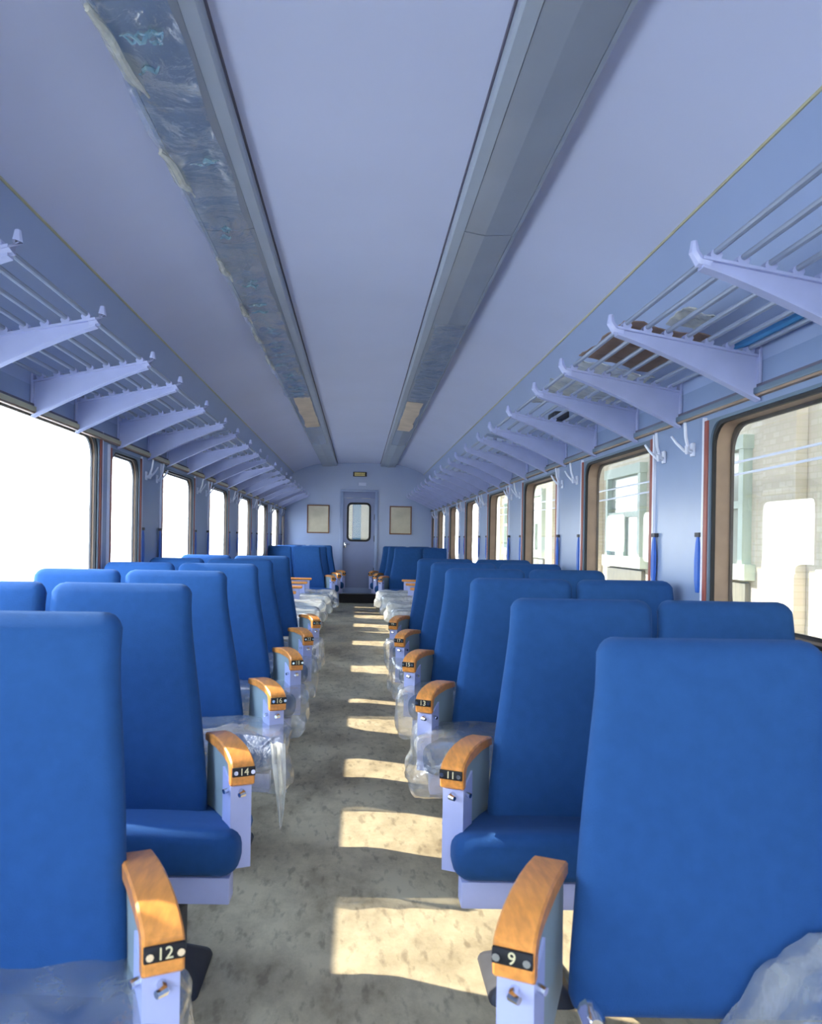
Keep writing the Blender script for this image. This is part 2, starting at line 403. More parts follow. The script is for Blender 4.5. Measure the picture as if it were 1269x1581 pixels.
bm = bmesh.new(); box(bm, -0.29, 0.28, -0.004, 0.006, -0.015, 0.08, 0.002); obj('kick_plate', bm, M['paint'], leaf)
bm = bmesh.new(); box(bm, -0.275, -0.235, -0.012, 0.006, 0.83, 0.93, 0.003); tube(bm, [(-0.255, -0.01, 0.90), (-0.255, -0.05, 0.90), (-0.17, -0.05, 0.895)], 0.010); obj('handle', bm, M['chrome'], leaf)
for z in (0.35, 0.95, 1.35):
    bm = bmesh.new(); tube(bm, [(0.289, -0.012, z), (0.289, -0.012, z+0.11)], 0.012); obj('hinge', bm, M['dark'], leaf)

# vestibule beyond the door
bm = bmesh.new(); box(bm, -WX, WX, YE+1.7, YE+1.78, 0, CZ+1.3)
for i, (a, b, mi) in enumerate(((-0.25, -0.12, 1), (-0.1, 0.06, 2), (0.06, 0.25, 1))): box(bm, a, b, YE+1.66, YE+1.7, 0.1, 2.2, 0, mi)
box(bm, -WX-0.05, -WX, YE+0.08, YE+1.1, 0, CZ+1.3); box(bm, WX, WX+0.05, YE+0.08, YE+1.1, 0, CZ+1.3); box(bm, -WX, WX, YE+0.08, YE+1.8, CZ+1.3, CZ+1.35)
struct('wall_vestibule', bm, [M['pillar'], M['beige'], M['teal']], 'vestibule wall with teal and beige boards behind the door window', cat='wall')

# ------------------------------------------------------------------ outside
bm = bmesh.new(); box(bm, -45, 45, -30, 60, -1.4, -1.1)
struct('ground', bm, M['ground'], 'pale gravel yard outside the carriage', cat='ground')
bm = bmesh.new(); box(bm, 1.53, 4.1, -14, 26, 2.83, 2.99, 0.02)  # canopy added out of view to dim the facade
tag(obj('added_shade_canopy', bm, M['greydoor'], smooth=False), 'unseen grey canopy added to shade the brick building outside', 'canopy')
bl = empty('brick_building', (4.25, 0, -1.1), 'pale sunlit brick building outside the right windows', 'building')
bm = bmesh.new(); box(bm, 0, 3, -14, 26, 0, 9.5); obj('facade', bm, M['brick'], bl, smooth=False)
for k in range(12):
    y = -10.9 + 3.1*k
    bm = bmesh.new(); box(bm, -0.12, 0, y-0.3, y+0.3, 0, 9.5, 0.01); obj('pilaster', bm, M['brick'], bl, smooth=False)
    y += 1.55
    bm = bmesh.new()
    a, b, c, d = y-0.8, y+0.8, 2.05, 3.45
    box(bm, -0.10, 0, a, a+0.1, c, d); box(bm, -0.10, 0, b-0.1, b, c, d); box(bm, -0.12, 0, a-0.1, b+0.1, c-0.12, c+0.05); box(bm, -0.12, 0, a-0.03, b+0.03, d-0.1, d+0.05); box(bm, -0.08, 0, a+0.03, b-0.03, (c+d)/2-0.04, (c+d)/2+0.04); box(bm, -0.07, 0, y-0.03, y+0.03, c, (c+d)/2)
    f = obj('window_frame', bm, M['palegreen'], bl, smooth=False)
    bm = bmesh.new(); box(bm, -0.03, -0.01, a+0.05, b-0.05, c, d); obj('pane', bm, M['dimglass'], f, smooth=False)
    bm = bmesh.new(); box(bm, -0.06, 0, a, b, 0.0, 1.9, 0.01); obj('boarding', bm, M['greydoor'], bl, smooth=False)
bm = bmesh.new()
for (z0, z1) in ((2.35, 2.1), (2.3, 1.9)):
    tube(bm, [(3.6, -6 + 3*i, z0 + (z1-z0)*i/10 - 0.25*math.sin(math.pi*i/10)) for i in range(11)], 0.012, 6)
tag(obj('overhead_wires', bm, M['white']), 'two thin pale wires crossing outside the right windows', 'wire')

# ------------------------------------------------------------------ ceiling light troughs
def ceil_z(x):
    x = abs(x)
    for (a, za), (b, zb) in zip(CP, CP[1:]):
        if x <= b: return za + (zb-za)*(x-a)/(b-a)
    return CP[-1][1]
for side, s in (('left', -1), ('right', 1)):
    root = empty('light_trough', (0, 0, 0), 'long grey ceiling light trough %s of the aisle, %s' % (side, 'wrinkled film clinging to its cover' if s < 0 else 'smoother covers with visible seams'), 'ceiling light', 'ceiling light troughs')
    a0, a1 = 0.405, 0.685
    D = 0.052
    zb = ceil_z(a0) - D; zc = ceil_z(a1) - D
    bm = bmesh.new()
    secs = []
    for y in (Y0, YE-0.01):
        secs.append([(s*a0, y, ceil_z(a0)+0.01), (s*a0, y, zb+0.012), (s*(a0+0.008), y, zb), (s*(a0+0.05), y, zb-0.004), (s*(a0+0.05), y, zb+0.02), (s*(a1-0.02), y, zc+0.02), (s*(a1-0.02), y, zc), (s*(a1-0.004), y, zc+0.004), (s*a1, y, zc+0.016), (s*a1, y, ceil_z(a1)+0.01)])
    loft(bm, secs); obj('housing', bm, M['rail'], root, smooth=False)
    bm = bmesh.new(); tube(bm, [(s*(a0-0.003), Y0, ceil_z(a0)-0.002), (s*(a0-0.003), YE-0.01, ceil_z(a0)-0.002)], 0.005, 6); tube(bm, [(s*(a1+0.003), Y0, ceil_z(a1)-0.002), (s*(a1+0.003), YE-0.01, ceil_z(a1)-0.002)], 0.005, 6)
    obj('shadow_joint', bm, M['darkline'], root)
    y = Y0
    while y < YE - 0.2:
        e = min(y + 1.55, YE - 0.02)
        bm = bmesh.new()
        P = [(a0+0.052, zb-0.001), (0.545, (zb+zc)/2-0.010), (a1-0.022, zc+0.001)]
        loft(bm, [[(s*x, yy, z) for x, z in P] + [(s*x, yy, z+0.012) for x, z in reversed(P)] for yy in (y+0.004, e-0.004)])
        obj('cover', bm, M['cover'] if y < 10.0 else M['rail'], root, smooth=False)
        y += 1.55
    # tan masking paper on the covers
    bm = bmesh.new(); yy0, yy1 = (7.4, 9.4) if s < 0 else (7.6, 9.6)
    n = 12; g = []
    for i in range(n+1):
        t = i/n; yy = yy0 + (yy1-yy0)*t
        g.append([(s*(0.47 + 0.02*noise.noise((yy*2, 1, 0))), yy, zb-0.012), (s*(0.62 + 0.03*noise.noise((yy*2, 5, 0))), yy, zc-0.013), (s*0.62, yy, zc-0.010), (s*0.47, yy, zb-0.009)])
    loft(bm, g); obj('masking_paper', bm, M['paper'], root)
    # clinging film, wrinkled
    def film(y0, y1, u0, u1, amp, seed, ny, nx=10):
        bm = bmesh.new(); vs = []
        for i in range(ny+1):
            row = []
            for j in range(nx+1):
                yy = y0 + (y1-y0)*i/ny; u = u0 + (u1-u0)*j/nx
                edge = min(i, ny-i, 3)/3.0
                uu = u + 0.015*noise.noise((yy*3, seed, 2))
                zz = zb + (zc-zb)*(uu-a0)/(a1-a0) - 0.016 - amp*(0.5+0.5*noise.fractal((uu*14, yy*7, seed), 1.0, 2.0, 4))*edge
                row.append(bm.verts.new((s*uu, yy + 0.03*noise.noise((u*20, seed, i*0.1)), zz)))
            vs.append(row)
        for i in range(ny):
            for j in range(nx): bm.faces.new((vs[i][j], vs[i+1][j], vs[i+1][j+1], vs[i][j+1]))
        return bm
    if s < 0:
        obj('clinging_film', film(1.75, 4.6, 0.47, 0.68, 0.010, 3.1, 60), M['ceilfilm'], root)
        obj('clinging_film', film(4.6, 7.4, 0.46, 0.68, 0.030, 8.7, 70), M['ceilfilm'], root)
        for (p, q, lat0, lat1) in ((1.93, 2.34, 0.672, 0.628), (2.66, 3.02, 0.674, 0.635), (3.7, 4.0, 0.672, 0.645), (4.45, 4.75, 0.675, 0.65), (4.95, 5.5, 0.675, 0.655), (5.7, 6.1, 0.675, 0.655)):
            for h in range(2):
                bm = bmesh.new(); pts = []; tp = []
                for i in range(13):
                    t = i/12; pts.append((s*(lat0 + (lat1-lat0)*t*(0.4+0.6*h) + 0.006*noise.noise((t*4, p, h))), p + (q-p)*t, zc - 0.014 - 0.010*h - 0.008*math.sin(t*9+p)))
                    tp.append(0.25 + 0.9*math.sin(math.pi*min(0.98, t+0.05))**0.6 + 0.3*noise.noise((t*7, p*3, h)))
                tube(bm, pts, 0.012, 7, tp); obj('fold_glint', bm, M['milky'], root)  # bunched film, whitened to stand in for highlight streaks
        random.seed(11)
        for (yy, la, lb, n) in ((2.06, 0.50, 0.60, 3), (2.12, 0.53, 0.63, 2), (2.80, 0.50, 0.61, 2), (3.35, 0.53, 0.60, 3), (4.05, 0.52, 0.60, 3), (4.5, 0.52, 0.61, 3), (5.0, 0.51, 0.62, 3), (5.35, 0.5, 0.64, 2), (5.7, 0.5, 0.65, 3), (6.0, 0.52, 0.66, 2), (6.3, 0.49, 0.66, 3), (6.6, 0.49, 0.66, 3), (6.9, 0.49, 0.66, 4), (7.2, 0.5, 0.67, 4)):
            for h in range(n):
                bm = bmesh.new(); pts = []; tp = []; y_ = yy + random.uniform(-0.08, 0.08)
                a_ = la + random.uniform(-0.01, 0.03); b_ = lb + random.uniform(-0.05, 0.02)
                for i in range(10):
                    t = i/9; lat = a_ + (b_-a_)*t
                    pts.append((s*lat, y_ + 0.05*noise.noise((t*2.5, y_*7, h)), zb + (zc-zb)*(lat-a0)/(a1-a0) - 0.022 - 0.008*noise.noise((t*4, y_*3, 2))))
                    tp.append(0.25 + 0.8*math.sin(math.pi*min(0.97, t+0.03)))
                tube(bm, pts, random.uniform(0.004, 0.010), 6, tp); obj('film_glint', bm, M['glint'], root)  # thin tubes coloured as light glinting off the wrinkles
    else:
        obj('clinging_film', film(4.8, 7.4, 0.47, 0.66, 0.010, 5.5, 50), M['ceilfilm'], root)

# ------------------------------------------------------------------ end wall fittings
def framed(name, xa, xb, za, zb2, label):
    root = empty(name, ((xa+xb)/2, YE, za), label, 'framed panel', 'framed panels on the end wall')
    hw = (xb-xa)/2; h = zb2-za
    bm = bmesh.new(); ring_y(bm, -0.002, rr(-hw, hw, 0, h, 0.004, 2, 2), rr(-hw+0.022, hw-0.022, 0.022, h-0.022, 0.003, 2, 2), -0.022)
    obj('frame', bm, M['pframe'], root, smooth=False)
    obj('board', dbox(-hw+0.015, hw-0.015, -0.012, -0.003, 0.015, h-0.015), M['frameg'], root, smooth=False)
px = 0.01209
framed('framed_panel', CX-80.5*px, CX-46*px, CZ+0.07, CZ+0.60, 'brown framed beige panel on the end wall left of the door')
framed('framed_panel', CX+47*px, CX+81*px, CZ+0.07, CZ+0.60, 'brown framed beige panel on the end wall right of the door')
sg = empty('notice_sign', (CX, YE, CZ+1.14), 'small dark sign with two lines of yellow lettering above the door', 'sign')
obj('plate', dbox(-0.125, 0.13, -0.02, -0.002, 0, 0.085, bev=0.004), M['sign'], sg)
bm = bmesh.new(); random.seed(3)
for z in (0.05, 0.016):
    x = -0.10
    while x < 0.095:
        wd = random.uniform(0.012, 0.02); box(bm, x, x+wd, -0.023, -0.019, z-0.004, z+0.024); x += wd + 0.005
obj('lettering', bm, M['signy'], sg, smooth=False)
tag(obj('sticker', dbox(CX-0.02, CX+0.12, YE-0.006, YE-0.001, CZ+0.97, CZ+1.03), M['sticker'], smooth=False), 'pale rectangular sticker between the door and dark sign', 'sticker')

# ------------------------------------------------------------------ luggage racks
TIPX, TIPZ, ROOTZ = 0.885, CZ+0.725, CZ+0.635
def bracket(s, first=False):
    bm = bmesh.new()
    n = 10; th = 0.011
    for half in ((-th/2, th/2),):
        secs = []
        for i in range(n+1):
            t = i/n; x = WX - 0.004 + (TIPX-WX)*t; zt = ROOTZ + (TIPZ-ROOTZ)*t
            dep = 0.125*(1-t)**1.25 + 0.022
            secs.append([(s*x, half[0], zt), (s*x, half[1], zt), (s*x, half[1], zt-dep), (s*x, half[0], zt-dep)])
        loft(bm, secs)
    # top and bottom flanges
    for off in (0, 1):
        secs = []
        for i in range(n+1):
            t = i/n; x = WX - 0.004 + (TIPX-WX)*t; zt = ROOTZ + (TIPZ-ROOTZ)*t; dep = (0.125*(1-t)**1.25 + 0.022)*off
            secs.append([(s*x, -0.018, zt-dep+0.004), (s*x, 0.018, zt-dep+0.004), (s*x, 0.018, zt-dep-0.004), (s*x, -0.018, zt-dep-0.004)])
        loft(bm, secs)
    # upturned tip
    tube(bm, [(s*(TIPX+0.02), 0, TIPZ-0.012), (s*(TIPX-0.008), 0, TIPZ-0.006), (s*(TIPX-0.022), 0, TIPZ+0.016), (s*(TIPX-0.022), 0, TIPZ+0.045)], 0.016, 8, [1, 1, 0.9, 0.5])
    # wall plate
    a, b = sorted((s*(WX-0.012), s*(WX-0.0005))); box(bm, a, b, -0.022, 0.022, ROOTZ-0.092, ROOTZ+0.05, 0.004)
    # lugs for the rods
    for k in range(7):
        t = 0.08 + 0.86*k/6; x = WX + (TIPX-WX)*t; zt = ROOTZ + (TIPZ-ROOTZ)*t
        tube(bm, [(s*x, -0.016, zt+0.012), (s*x, 0.016, zt+0.012)], 0.016, 8)
    return bm
BR = {}
near_b = [0.70, 1.33, 2.00, 2.66, 3.31, 3.82, 4.49, 5.13]
far_b = [5.64, 6.30, 6.94, 7.47, 8.18, 8.80, 9.45, 10.05, 10.70, 11.3, 11.95, 12.6, 13.2, 13.8]
for side, s in (('left', -1), ('right', 1)):
    for nm, bl_, lab in (('near', near_b, 'near'), ('far', far_b, 'far')):
        y0, y1 = bl_[0]-0.28, bl_[-1]+0.12
        if nm == 'far': y0 = bl_[0]-0.12; y1 = bl_[-1]+0.4
        root = empty('luggage_rack', (s*WX, y0, ROOTZ), '%s lavender luggage rack of rods and brackets on the %s wall' % ({'near': 'nearer', 'far': 'farther'}[nm], side), 'luggage rack', 'luggage racks above the windows')
        off = Vector((s*WX, y0, ROOTZ))
        for i, yb in enumerate(bl_):
            if s not in BR:
                o = obj('bracket', bracket(s), M['rack'], root); BR[s] = o
            else:
                o = BR[s].copy(); C.objects.link(o); o.parent = root
            o.location = Vector((0, yb, 0)) - off
        for k in range(7):
            t = 0.08 + 0.86*k/6; x = WX + (TIPX-WX)*t; zt = ROOTZ + (TIPZ-ROOTZ)*t + 0.020
            bm = bmesh.new(); tube(bm, [(s*x - off.x, 0, zt-off.z), (s*x - off.x, y1-y0, zt-off.z)], 0.0085, 8)
            obj('rod', bm, M['rod'], root)
        # end loops where the two racks meet
        bm = bmesh.new(); ye = (y1-y0) if nm == 'near' else 0.0
        pts = [(s*(WX + (TIPX-WX)*t) - off.x, ye + (0.02 if nm == 'near' else -0.02)*0, ROOTZ + (TIPZ-ROOTZ)*t + 0.020 - off.z) for t in (0.08, 0.3, 0.5, 0.7, 0.94)]
        tube(bm, pts, 0.0085, 8); obj('end_rod', bm, M['rod'], root)

# things on the right near rack
def crumple(x0, x1, y0, y1, z, amp, seed, nx=18, ny=22, th=0.004, tilt=0.0):
    bm = bmesh.new(); top = []; bot = []
    for i in range(ny+1):
        a = []; b = []
        for j in range(nx+1):
            x = x0 + (x1-x0)*j/nx; y = y0 + (y1-y0)*i/ny
            d = noise.fractal((x*8, y*8, seed), 1.0, 2.0, 4); x += 0.02*noise.noise((y*9, seed, 1)); y += 0.03*noise.noise((x*9, seed, 4))
            zz = z + tilt*(x-x0) + amp*(0.5+0.7*d)
            a.append(bm.verts.new((x, y, zz+th))); b.append(bm.verts.new((x, y, zz)))
        top.append(a); bot.append(b)
    for i in range(ny):
        for j in range(nx):
            bm.faces.new((top[i][j], top[i][j+1], top[i+1][j+1], top[i+1][j])); bm.faces.new((bot[i][j], bot[i+1][j], bot[i+1][j+1], bot[i][j+1]))
    for i in range(ny):
        bm.faces.new((top[i][0], top[i+1][0], bot[i+1][0], bot[i][0])); bm.faces.new((top[i][nx], bot[i][nx], bot[i+1][nx], top[i+1][nx]))
    for j in range(nx):
        bm.faces.new((top[0][j], bot[0][j], bot[0][j+1], top[0][j+1])); bm.faces.new((top[ny][j], top[ny][j+1], bot[ny][j+1], bot[ny][j]))
    return bm
RT = (ROOTZ-TIPZ)/(WX-TIPX)
ZR = TIPZ + 0.032
tag(obj('packing_paper', crumple(0.93, 1.24, 2.72, 3.26, ZR, 0.02, 2.2, tilt=RT), M['brownpaper']), 'crumpled brown packing paper on the near right luggage rack', 'paper')
tag(obj('plastic_film', crumple(0.95, 1.28, 3.36, 4.3, ZR, 0.03, 6.2, tilt=RT), M['milky']), 'rumpled clear plastic film on the right luggage rack beyond the paper', 'plastic film')
tag(obj('plastic_bundle', crumple(1.13, 1.25, 2.70, 2.86, ZR+0.028, 0.05, 9.4, tilt=RT), M['milky']), 'pale plastic bundle at the wall end of the right rack', 'plastic film')
bm = bmesh.new(); tube(bm, [(1.322, 1.75, ROOTZ+0.052), (1.322, 2.2, ROOTZ+0.052), (1.322, 2.66, ROOTZ+0.050), (1.305, 2.70, ROOTZ+0.050)], 0.016, 10)
tag(obj('blue_tube', bm, M['bluetube']), 'light blue tube lying on the right rack against the wall', 'tube')
bm = bmesh.new(); box(bm, 1.16, 1.25, 4.62, 4.78, ZR-0.045, ZR+0.01, 0.01)
tag(obj('dark_packet', bm, M['dark']), 'small dark packet lying on the right luggage rack', 'packet')

# ------------------------------------------------------------------ coat hooks and blue straps on the pillars
def hook_mesh(s):
    bm = bmesh.new()
    a, b = sorted((-s*0.012, 0)); box(bm, a, b, -0.014, 0.014, -0.02, 0.035, 0.004)
    tube(bm, [(-s*0.008, -0.004, 0.0), (-s*0.03, -0.02, 0.004), (-s*0.055, -0.05, 0.05), (-s*0.07, -0.075, 0.105)], 0.0075, 8, [1, 1, 0.9, 0.8])
    tube(bm, [(-s*0.008, 0.004, 0.0), (-s*0.03, 0.02, 0.004), (-s*0.05, 0.055, 0.04), (-s*0.06, 0.08, 0.07)], 0.0065, 8, [1, 1, 0.9, 0.8])
    tube(bm, [(-s*0.008, 0, 0.0), (-s*0.035, -0.012, -0.006), (-s*0.045, -0.035, 0.018)], 0.008, 8, [1, 1, 0.9])
    return bm
def strap_meshes(s, root):
    bm = bmesh.new(); a, b = sorted((-s*0.02, 0)); box(bm, a, b, -0.02, 0.02, -0.006, 0.012, 0.003); obj('peg', bm, M['dark'], root)
    bm = bmesh.new(); secs = []
    for z, hw, th in ((0.0, 0.006, 0.004), (-0.03, 0.012, 0.006), (-0.10, 0.017, 0.008), (-0.18, 0.015, 0.008), (-0.225, 0.009, 0.005)):
        secs.append([(-s*(0.012+th) , y, z) for y in (-hw, hw)] + [(-s*(0.012-th*0.5), y, z) for y in (hw, -hw)])
    loft(bm, secs); obj('strap', bm, M['strap'], root)
for side, s, wins in (('left', -1, left_w), ('right', 1, right_w)):
    pillars = [(wins[i][1], wins[i+1][0]) for i in range(len(wins)-1)]
    pillars = [p for p in pillars if p[0] > 2.5 and p[1]-p[0] > 0.4]
    ph = None; pstrap = None
    for k, (p, q) in enumerate(pillars):
        for w_, yy in (('nearer', p+0.15), ('farther', q-0.15)):
            if ph is None: ph = obj('coat_hook', hook_mesh(s), M['white']); h = ph
            else: h = ph.copy(); C.objects.link(h)
            h.location = (s*WX, yy, CZ+0.37)
            tag(h, 'white %s coat hook on the %s window pillar of the %s wall' % (w_, ORD[k], side), 'hook', 'coat hooks on the window pillars')
            loc = (s*WX, p+0.07 if w_ == 'nearer' else q-0.07, CZ+0.03)
            if pstrap is None:
                pstrap = empty('hanging_strap', loc); strap_meshes(s, pstrap); t = pstrap
            else: t = copy_tree(pstrap); t.location = loc
            tag(t, '%s blue strap hanging low on the %s window pillar of the %s wall' % (w_, ORD[k], side), 'strap', 'blue straps on the window pillars')

# ------------------------------------------------------------------ seats
ATOP, STOP = 0.645, 1.065
def back_bm(x0t, x0b, x1t, x1b, top=STOP, zb=0.41, v0=0.15, v1=0.295):
    bm = bmesh.new(); secs = []
    zs = [zb, zb+0.01, zb+0.03, 0.50, 0.56, 0.63, 0.70, 0.77, 0.84, 0.90, 0.95, 1.0, top-0.028, top-0.014, top-0.005, top]
    ins = {0: 0.02, 1: 0.006, 13: 0.007, 14: 0.016, 15: 0.028}
    for i, z in enumerate(zs):
        t = (z-zb)/(STOP-zb)
        sm = t*t*(3-2*t)
        xa = x0b + (x0t-x0b)*sm; xb = x1b + (x1t-x1b)*sm
        vf = v0 + (v1-v0)*t - 0.018*math.exp(-((t-0.25)/0.2)**2) - 0.012*math.exp(-((t-0.88)/0.12)**2)
        th = 0.21 - 0.07*t
        k = ins.get(i, 0.0)
        ol = rr(xa+k, xb-k, vf+k*0.8, vf+th-k*0.8, 0.030, 4, 8)
        cx = (xa+xb)/2; hw = (xb-xa)/2
        pts = []
        for (x, v) in ol:
            f = 1 - ((x-cx)/hw)**2
            if v < vf + th*0.5: v -= 0.012*f*math.sin(math.pi*min(1, max(0, t*0.9+0.05)))
            dv = max(0.0, v - vf - 0.03)
            x = cx + (x-cx)*(1 - 0.36*dv/hw)     # the shell narrows and falls away behind the padding
            pts.append((x, v, z - 0.16*dv*t))
        secs.append(pts)
    loft(bm, secs); return bm
def cushion_bm(x0, x1, va=-0.07, vb=0.27):
    bm = bmesh.new(); secs = []
    vs = [va, va+0.006, va+0.018, va+0.04, va+0.08, 0.03, 0.08, 0.13, 0.18, vb-0.02, vb]
    ins = [0.035, 0.018, 0.006, 0, 0, 0, 0, 0, 0, 0.004, 0.02]
    for v, k in zip(vs, ins):
        t = (v-va)/(vb-va)
        zt = 0.452 - 0.04*t; z0 = 0.335 + 0.005*t
        ol = rr(x0+k*0.6, x1-k*0.6, z0+k*0.8, zt-k, 0.04, 4, 8)
        cx = (x0+x1)/2; hw = (x1-x0)/2
        secs.append([(x, v, z + (0.014*(1-((x-cx)/hw)**2) if z > (z0+zt)/2 else 0)) for x, z in ol])
    loft(bm, secs); return bm

AX0, AX1, AV = 0.276, 0.398, 0.275     # armrest centre line: front, rear, length
ang = math.atan2(AX1-AX0, AV)
def armrest(s, root, number, ax0=AX0):
    """splayed armrest; local frame u across, v along"""
    def place(bm):
        for v in bm.verts:
            x, y, z = v.co; c, sn = math.cos(ang), math.sin(ang)
            v.co = (ax0 + x*c + y*sn, y*c - x*sn, z)
        if s < 0: mirror(bm)
        return bm
    L = AV/math.cos(ang); hw = 0.032
    # side panel
    bm = bmesh.new()
    prof_ = [(0.034, 0.535), (0.034, ATOP-0.04), (0.07, ATOP-0.028), (L, ATOP-0.03), (L+0.01, 0.40), (0.10, 0.34), (0.03, 0.36)]
    loft(bm, [[(x, y, z) for y, z in prof_] for x in (-0.022, 0.024)])
    pan = obj('armrest_panel', place(bm), M['panel'], root, smooth=False)
    # wooden cap: curved profile swept across
    bm = bmesh.new()
    top = [(L, ATOP-0.012), (L*0.8, ATOP-0.003), (L*0.6, ATOP+0.002), (L*0.4, ATOP+0.002), (L*0.22, ATOP-0.003), (0.03, ATOP-0.013), (0.008, ATOP-0.022), (0.0, ATOP-0.030), (-0.004, ATOP-0.055), (-0.002, ATOP-0.082), (0.004, ATOP-0.087)]
    bot = [(0.022, ATOP-0.084), (0.026, ATOP-0.05), (0.036, ATOP-0.034), (L*0.3, ATOP-0.028), (L*0.6, ATOP-0.026), (L, ATOP-0.034)]
    P = top + bot
    def inset(P, k):
        cy = sum(p[0] for p in P)/len(P)
        return P
    secs = []
    for x, k in ((-hw, 0.004), (-hw+0.004, 0), (hw-0.004, 0), (hw, 0.004)):
        secs.append([(x, y + (k if y < 0.02 else 0), z - (k if i < len(top)-2 else 0)) for i, (y, z) in enumerate(P)])
    loft(bm, secs)
    cap = obj('wooden_cap', place(bm), M['wood'], pan, sharp=30)
    # number plate on the front
    bm = bmesh.new(); box(bm, -hw+0.001, hw-0.001, -0.0105, -0.003, ATOP-0.060, ATOP-0.036, 0.002)
    plate = obj('number_plate', place(bm), M['black'], pan)
    for xx in (-hw+0.009, hw-0.009):
        bm = bmesh.new(); tube(bm, [(xx, -0.016, ATOP-0.048), (xx, -0.009, ATOP-0.048)], 0.006, 8); obj('stud', place(bm), M['chrome'], pan)
    if number:
        cu = bpy.data.curves.new('n', 'FONT'); cu.body = number; cu.size = 0.026; cu.extrude = 0.0008; cu.align_x = 'CENTER'; cu.align_y = 'CENTER'
        to = bpy.data.objects.new('n', cu); C.objects.link(to)
        dg = bpy.context.evaluated_depsgraph_get(); me = bpy.data.meshes.new_from_object(to.evaluated_get(dg))
        bpy.data.objects.remove(to)
        bm = bmesh.new(); bm.from_mesh(me); bpy.data.meshes.remove(me)
        c, sn = math.cos(ang), math.sin(ang)
        for v in bm.verts:
            x, y, z = v.co
            X = s*x*1.0 if s < 0 else x
            v.co = (X if s > 0 else X, -0.0112 - z, ATOP-0.048 + y)
        # place() mirrors for the left, so pre-flip to keep figures readable
        obj('seat_number', place(bm), M['ivory'], pan, smooth=False)
    # leg channel
    bm = bmesh.new()
    LP = [(0.014, ATOP-0.092), (0.100, ATOP-0.060), (0.100, 0.355), (0.014, 0.335)]
    loft(bm, [[(x, y, z) for y, z in LP] for x in (-0.028, 0.029)])
    leg = obj('leg', place(bm), M['legpaint'], root, smooth=False)
    bm = bmesh.new(); tube(bm, [(0.0, 0.014, ATOP-0.105), (0.0, -0.004, ATOP-0.107), (0.012, -0.010, ATOP-0.108)], 0.008, 8, [1, 1.1, 0.8]); obj('catch', place(bm), M['chrome'], leg)
    bm = bmesh.new(); tube(bm, [(0.029, 0.035, ATOP-0.105), (0.044, 0.030, ATOP-0.107)], 0.007, 8)
    obj('catch', place(bm), M['chrome'], leg)

def seat_pair(s, loc, label, number, inner=0.455, top=STOP, cushions=True, group='blue double seats facing the camera', backs=True, ax0=AX0, name='double_seat'):
    root = empty(name, loc, label, 'train seat', group)
    def m_(bm):
        if s < 0: mirror(bm)
        return bm
    g = inner - 0.455
    if backs:
        obj('backrest', m_(back_bm(inner, 0.384+g*0.6, inner+0.425, 0.868+g*0.3, top)), M['fabric'], root, sharp=60)
        obj('backrest', m_(back_bm(inner+0.445, 0.878+g*0.3, min(1.335, inner+0.870), 1.345, top)), M['fabric'], root, sharp=60)
    if cushions is True or cushions == 'window':
        if cushions is True: obj('seat_cushion', m_(cushion_bm(0.278, 0.868)), M['fabric'], root, sharp=60)
        obj('seat_cushion', m_(cushion_bm(0.878, 1.345)), M['fabric'], root, sharp=60)
    armrest(s, root, number, ax0)
    bm = bmesh.new(); box(bm, 0.30, 1.34, -0.045, 0.02, 0.262, 0.332, 0.006); box(bm, 0.33, 1.34, 0.16, 0.20, 0.27, 0.332, 0.006)
    for x in (0.34, 0.86, 1.28): box(bm, x, x+0.035, 0.02, 0.28, 0.285, 0.335)
    obj('seat_frame', m_(bm), M['legpaint'], root)
    for x in (0.50, 1.15):
        bm = bmesh.new()
        secs = []
        for z, hx, hy in ((0.262, 0.10, 0.11), (0.2, 0.055, 0.06), (0.06, 0.055, 0.06), (0.012, 0.11, 0.13), (0.0, 0.115, 0.135)):
            secs.append([(x + p[0], 0.10 + p[1], z) for p in rr(-hx, hx, -hy, hy, 0.03, 3, 2)])
        loft(bm, secs)
        obj('pedestal', m_(bm), M['dark'], root)
    return root

P = 0.9
def YA(i): return P*(i + 0.305)      # armrest front of row i (0 = nearest... shifted below)
numsL = ['12', '14', '16', '18', '22', '26']
numsR = ['9', '11', '13', '15', '17', '19']
innL = [0.425, 0.485, 0.53, 0.515, 0.535, 0.505]
innR = [0.472, 0.485, 0.49, 0.485, 0.49, 0.47]
topR = [1.04, 1.045, 1.06, 1.065, 1.068, 1.068]
seats = {}
for i in range(6):
    y = P*(i + 1.305)
    seats[-1, i] = seat_pair(-1, (0, y, 0), '%s blue double seat on the left, armrest plate %s' % (['nearest', 'second', 'third', 'fourth', 'fifth', 'sixth'][i], numsL[i]), numsL[i], innL[i], 1.07, ax0=0.262 if i == 0 else AX0)
    seats[1, i] = seat_pair(1, (0, y, 0), '%s blue double seat on the right%s' % (['nearest', 'second', 'third', 'fourth', 'fifth', 'sixth'][i], ', armrest plate ' + numsR[i] if i else ', aisle cushion missing'), numsR[i], innR[i], topR[i], cushions='window' if i == 0 else True, ax0=0.262 if i == 0 else AX0)
bm = bmesh.new(); tube(bm, [(0.385, 0.03, 0.50), (0.385, 0.0, 0.50), (0.385, -0.012, 0.50)], 0.018, 10, [1, 1, 0.6]); obj('bolt', bm, M['chrome'], seats[1, 0])
# far group near the end door
for i, y in enumerate((11.75, 12.65, 13.55)):
    for s, sd, ns in ((-1, 'left', ('42', '44', '46')), (1, 'right', ('41', '43', '45'))):
        seat_pair(s, (s*(0.07 - 0.06*i), y, 0), 'dark blue double seat at the far end on the %s, %s from the end door' % (sd, ['third', 'second', 'first'][i]), ns[i], 0.50, 1.075, group='dark blue double seats at the far end')

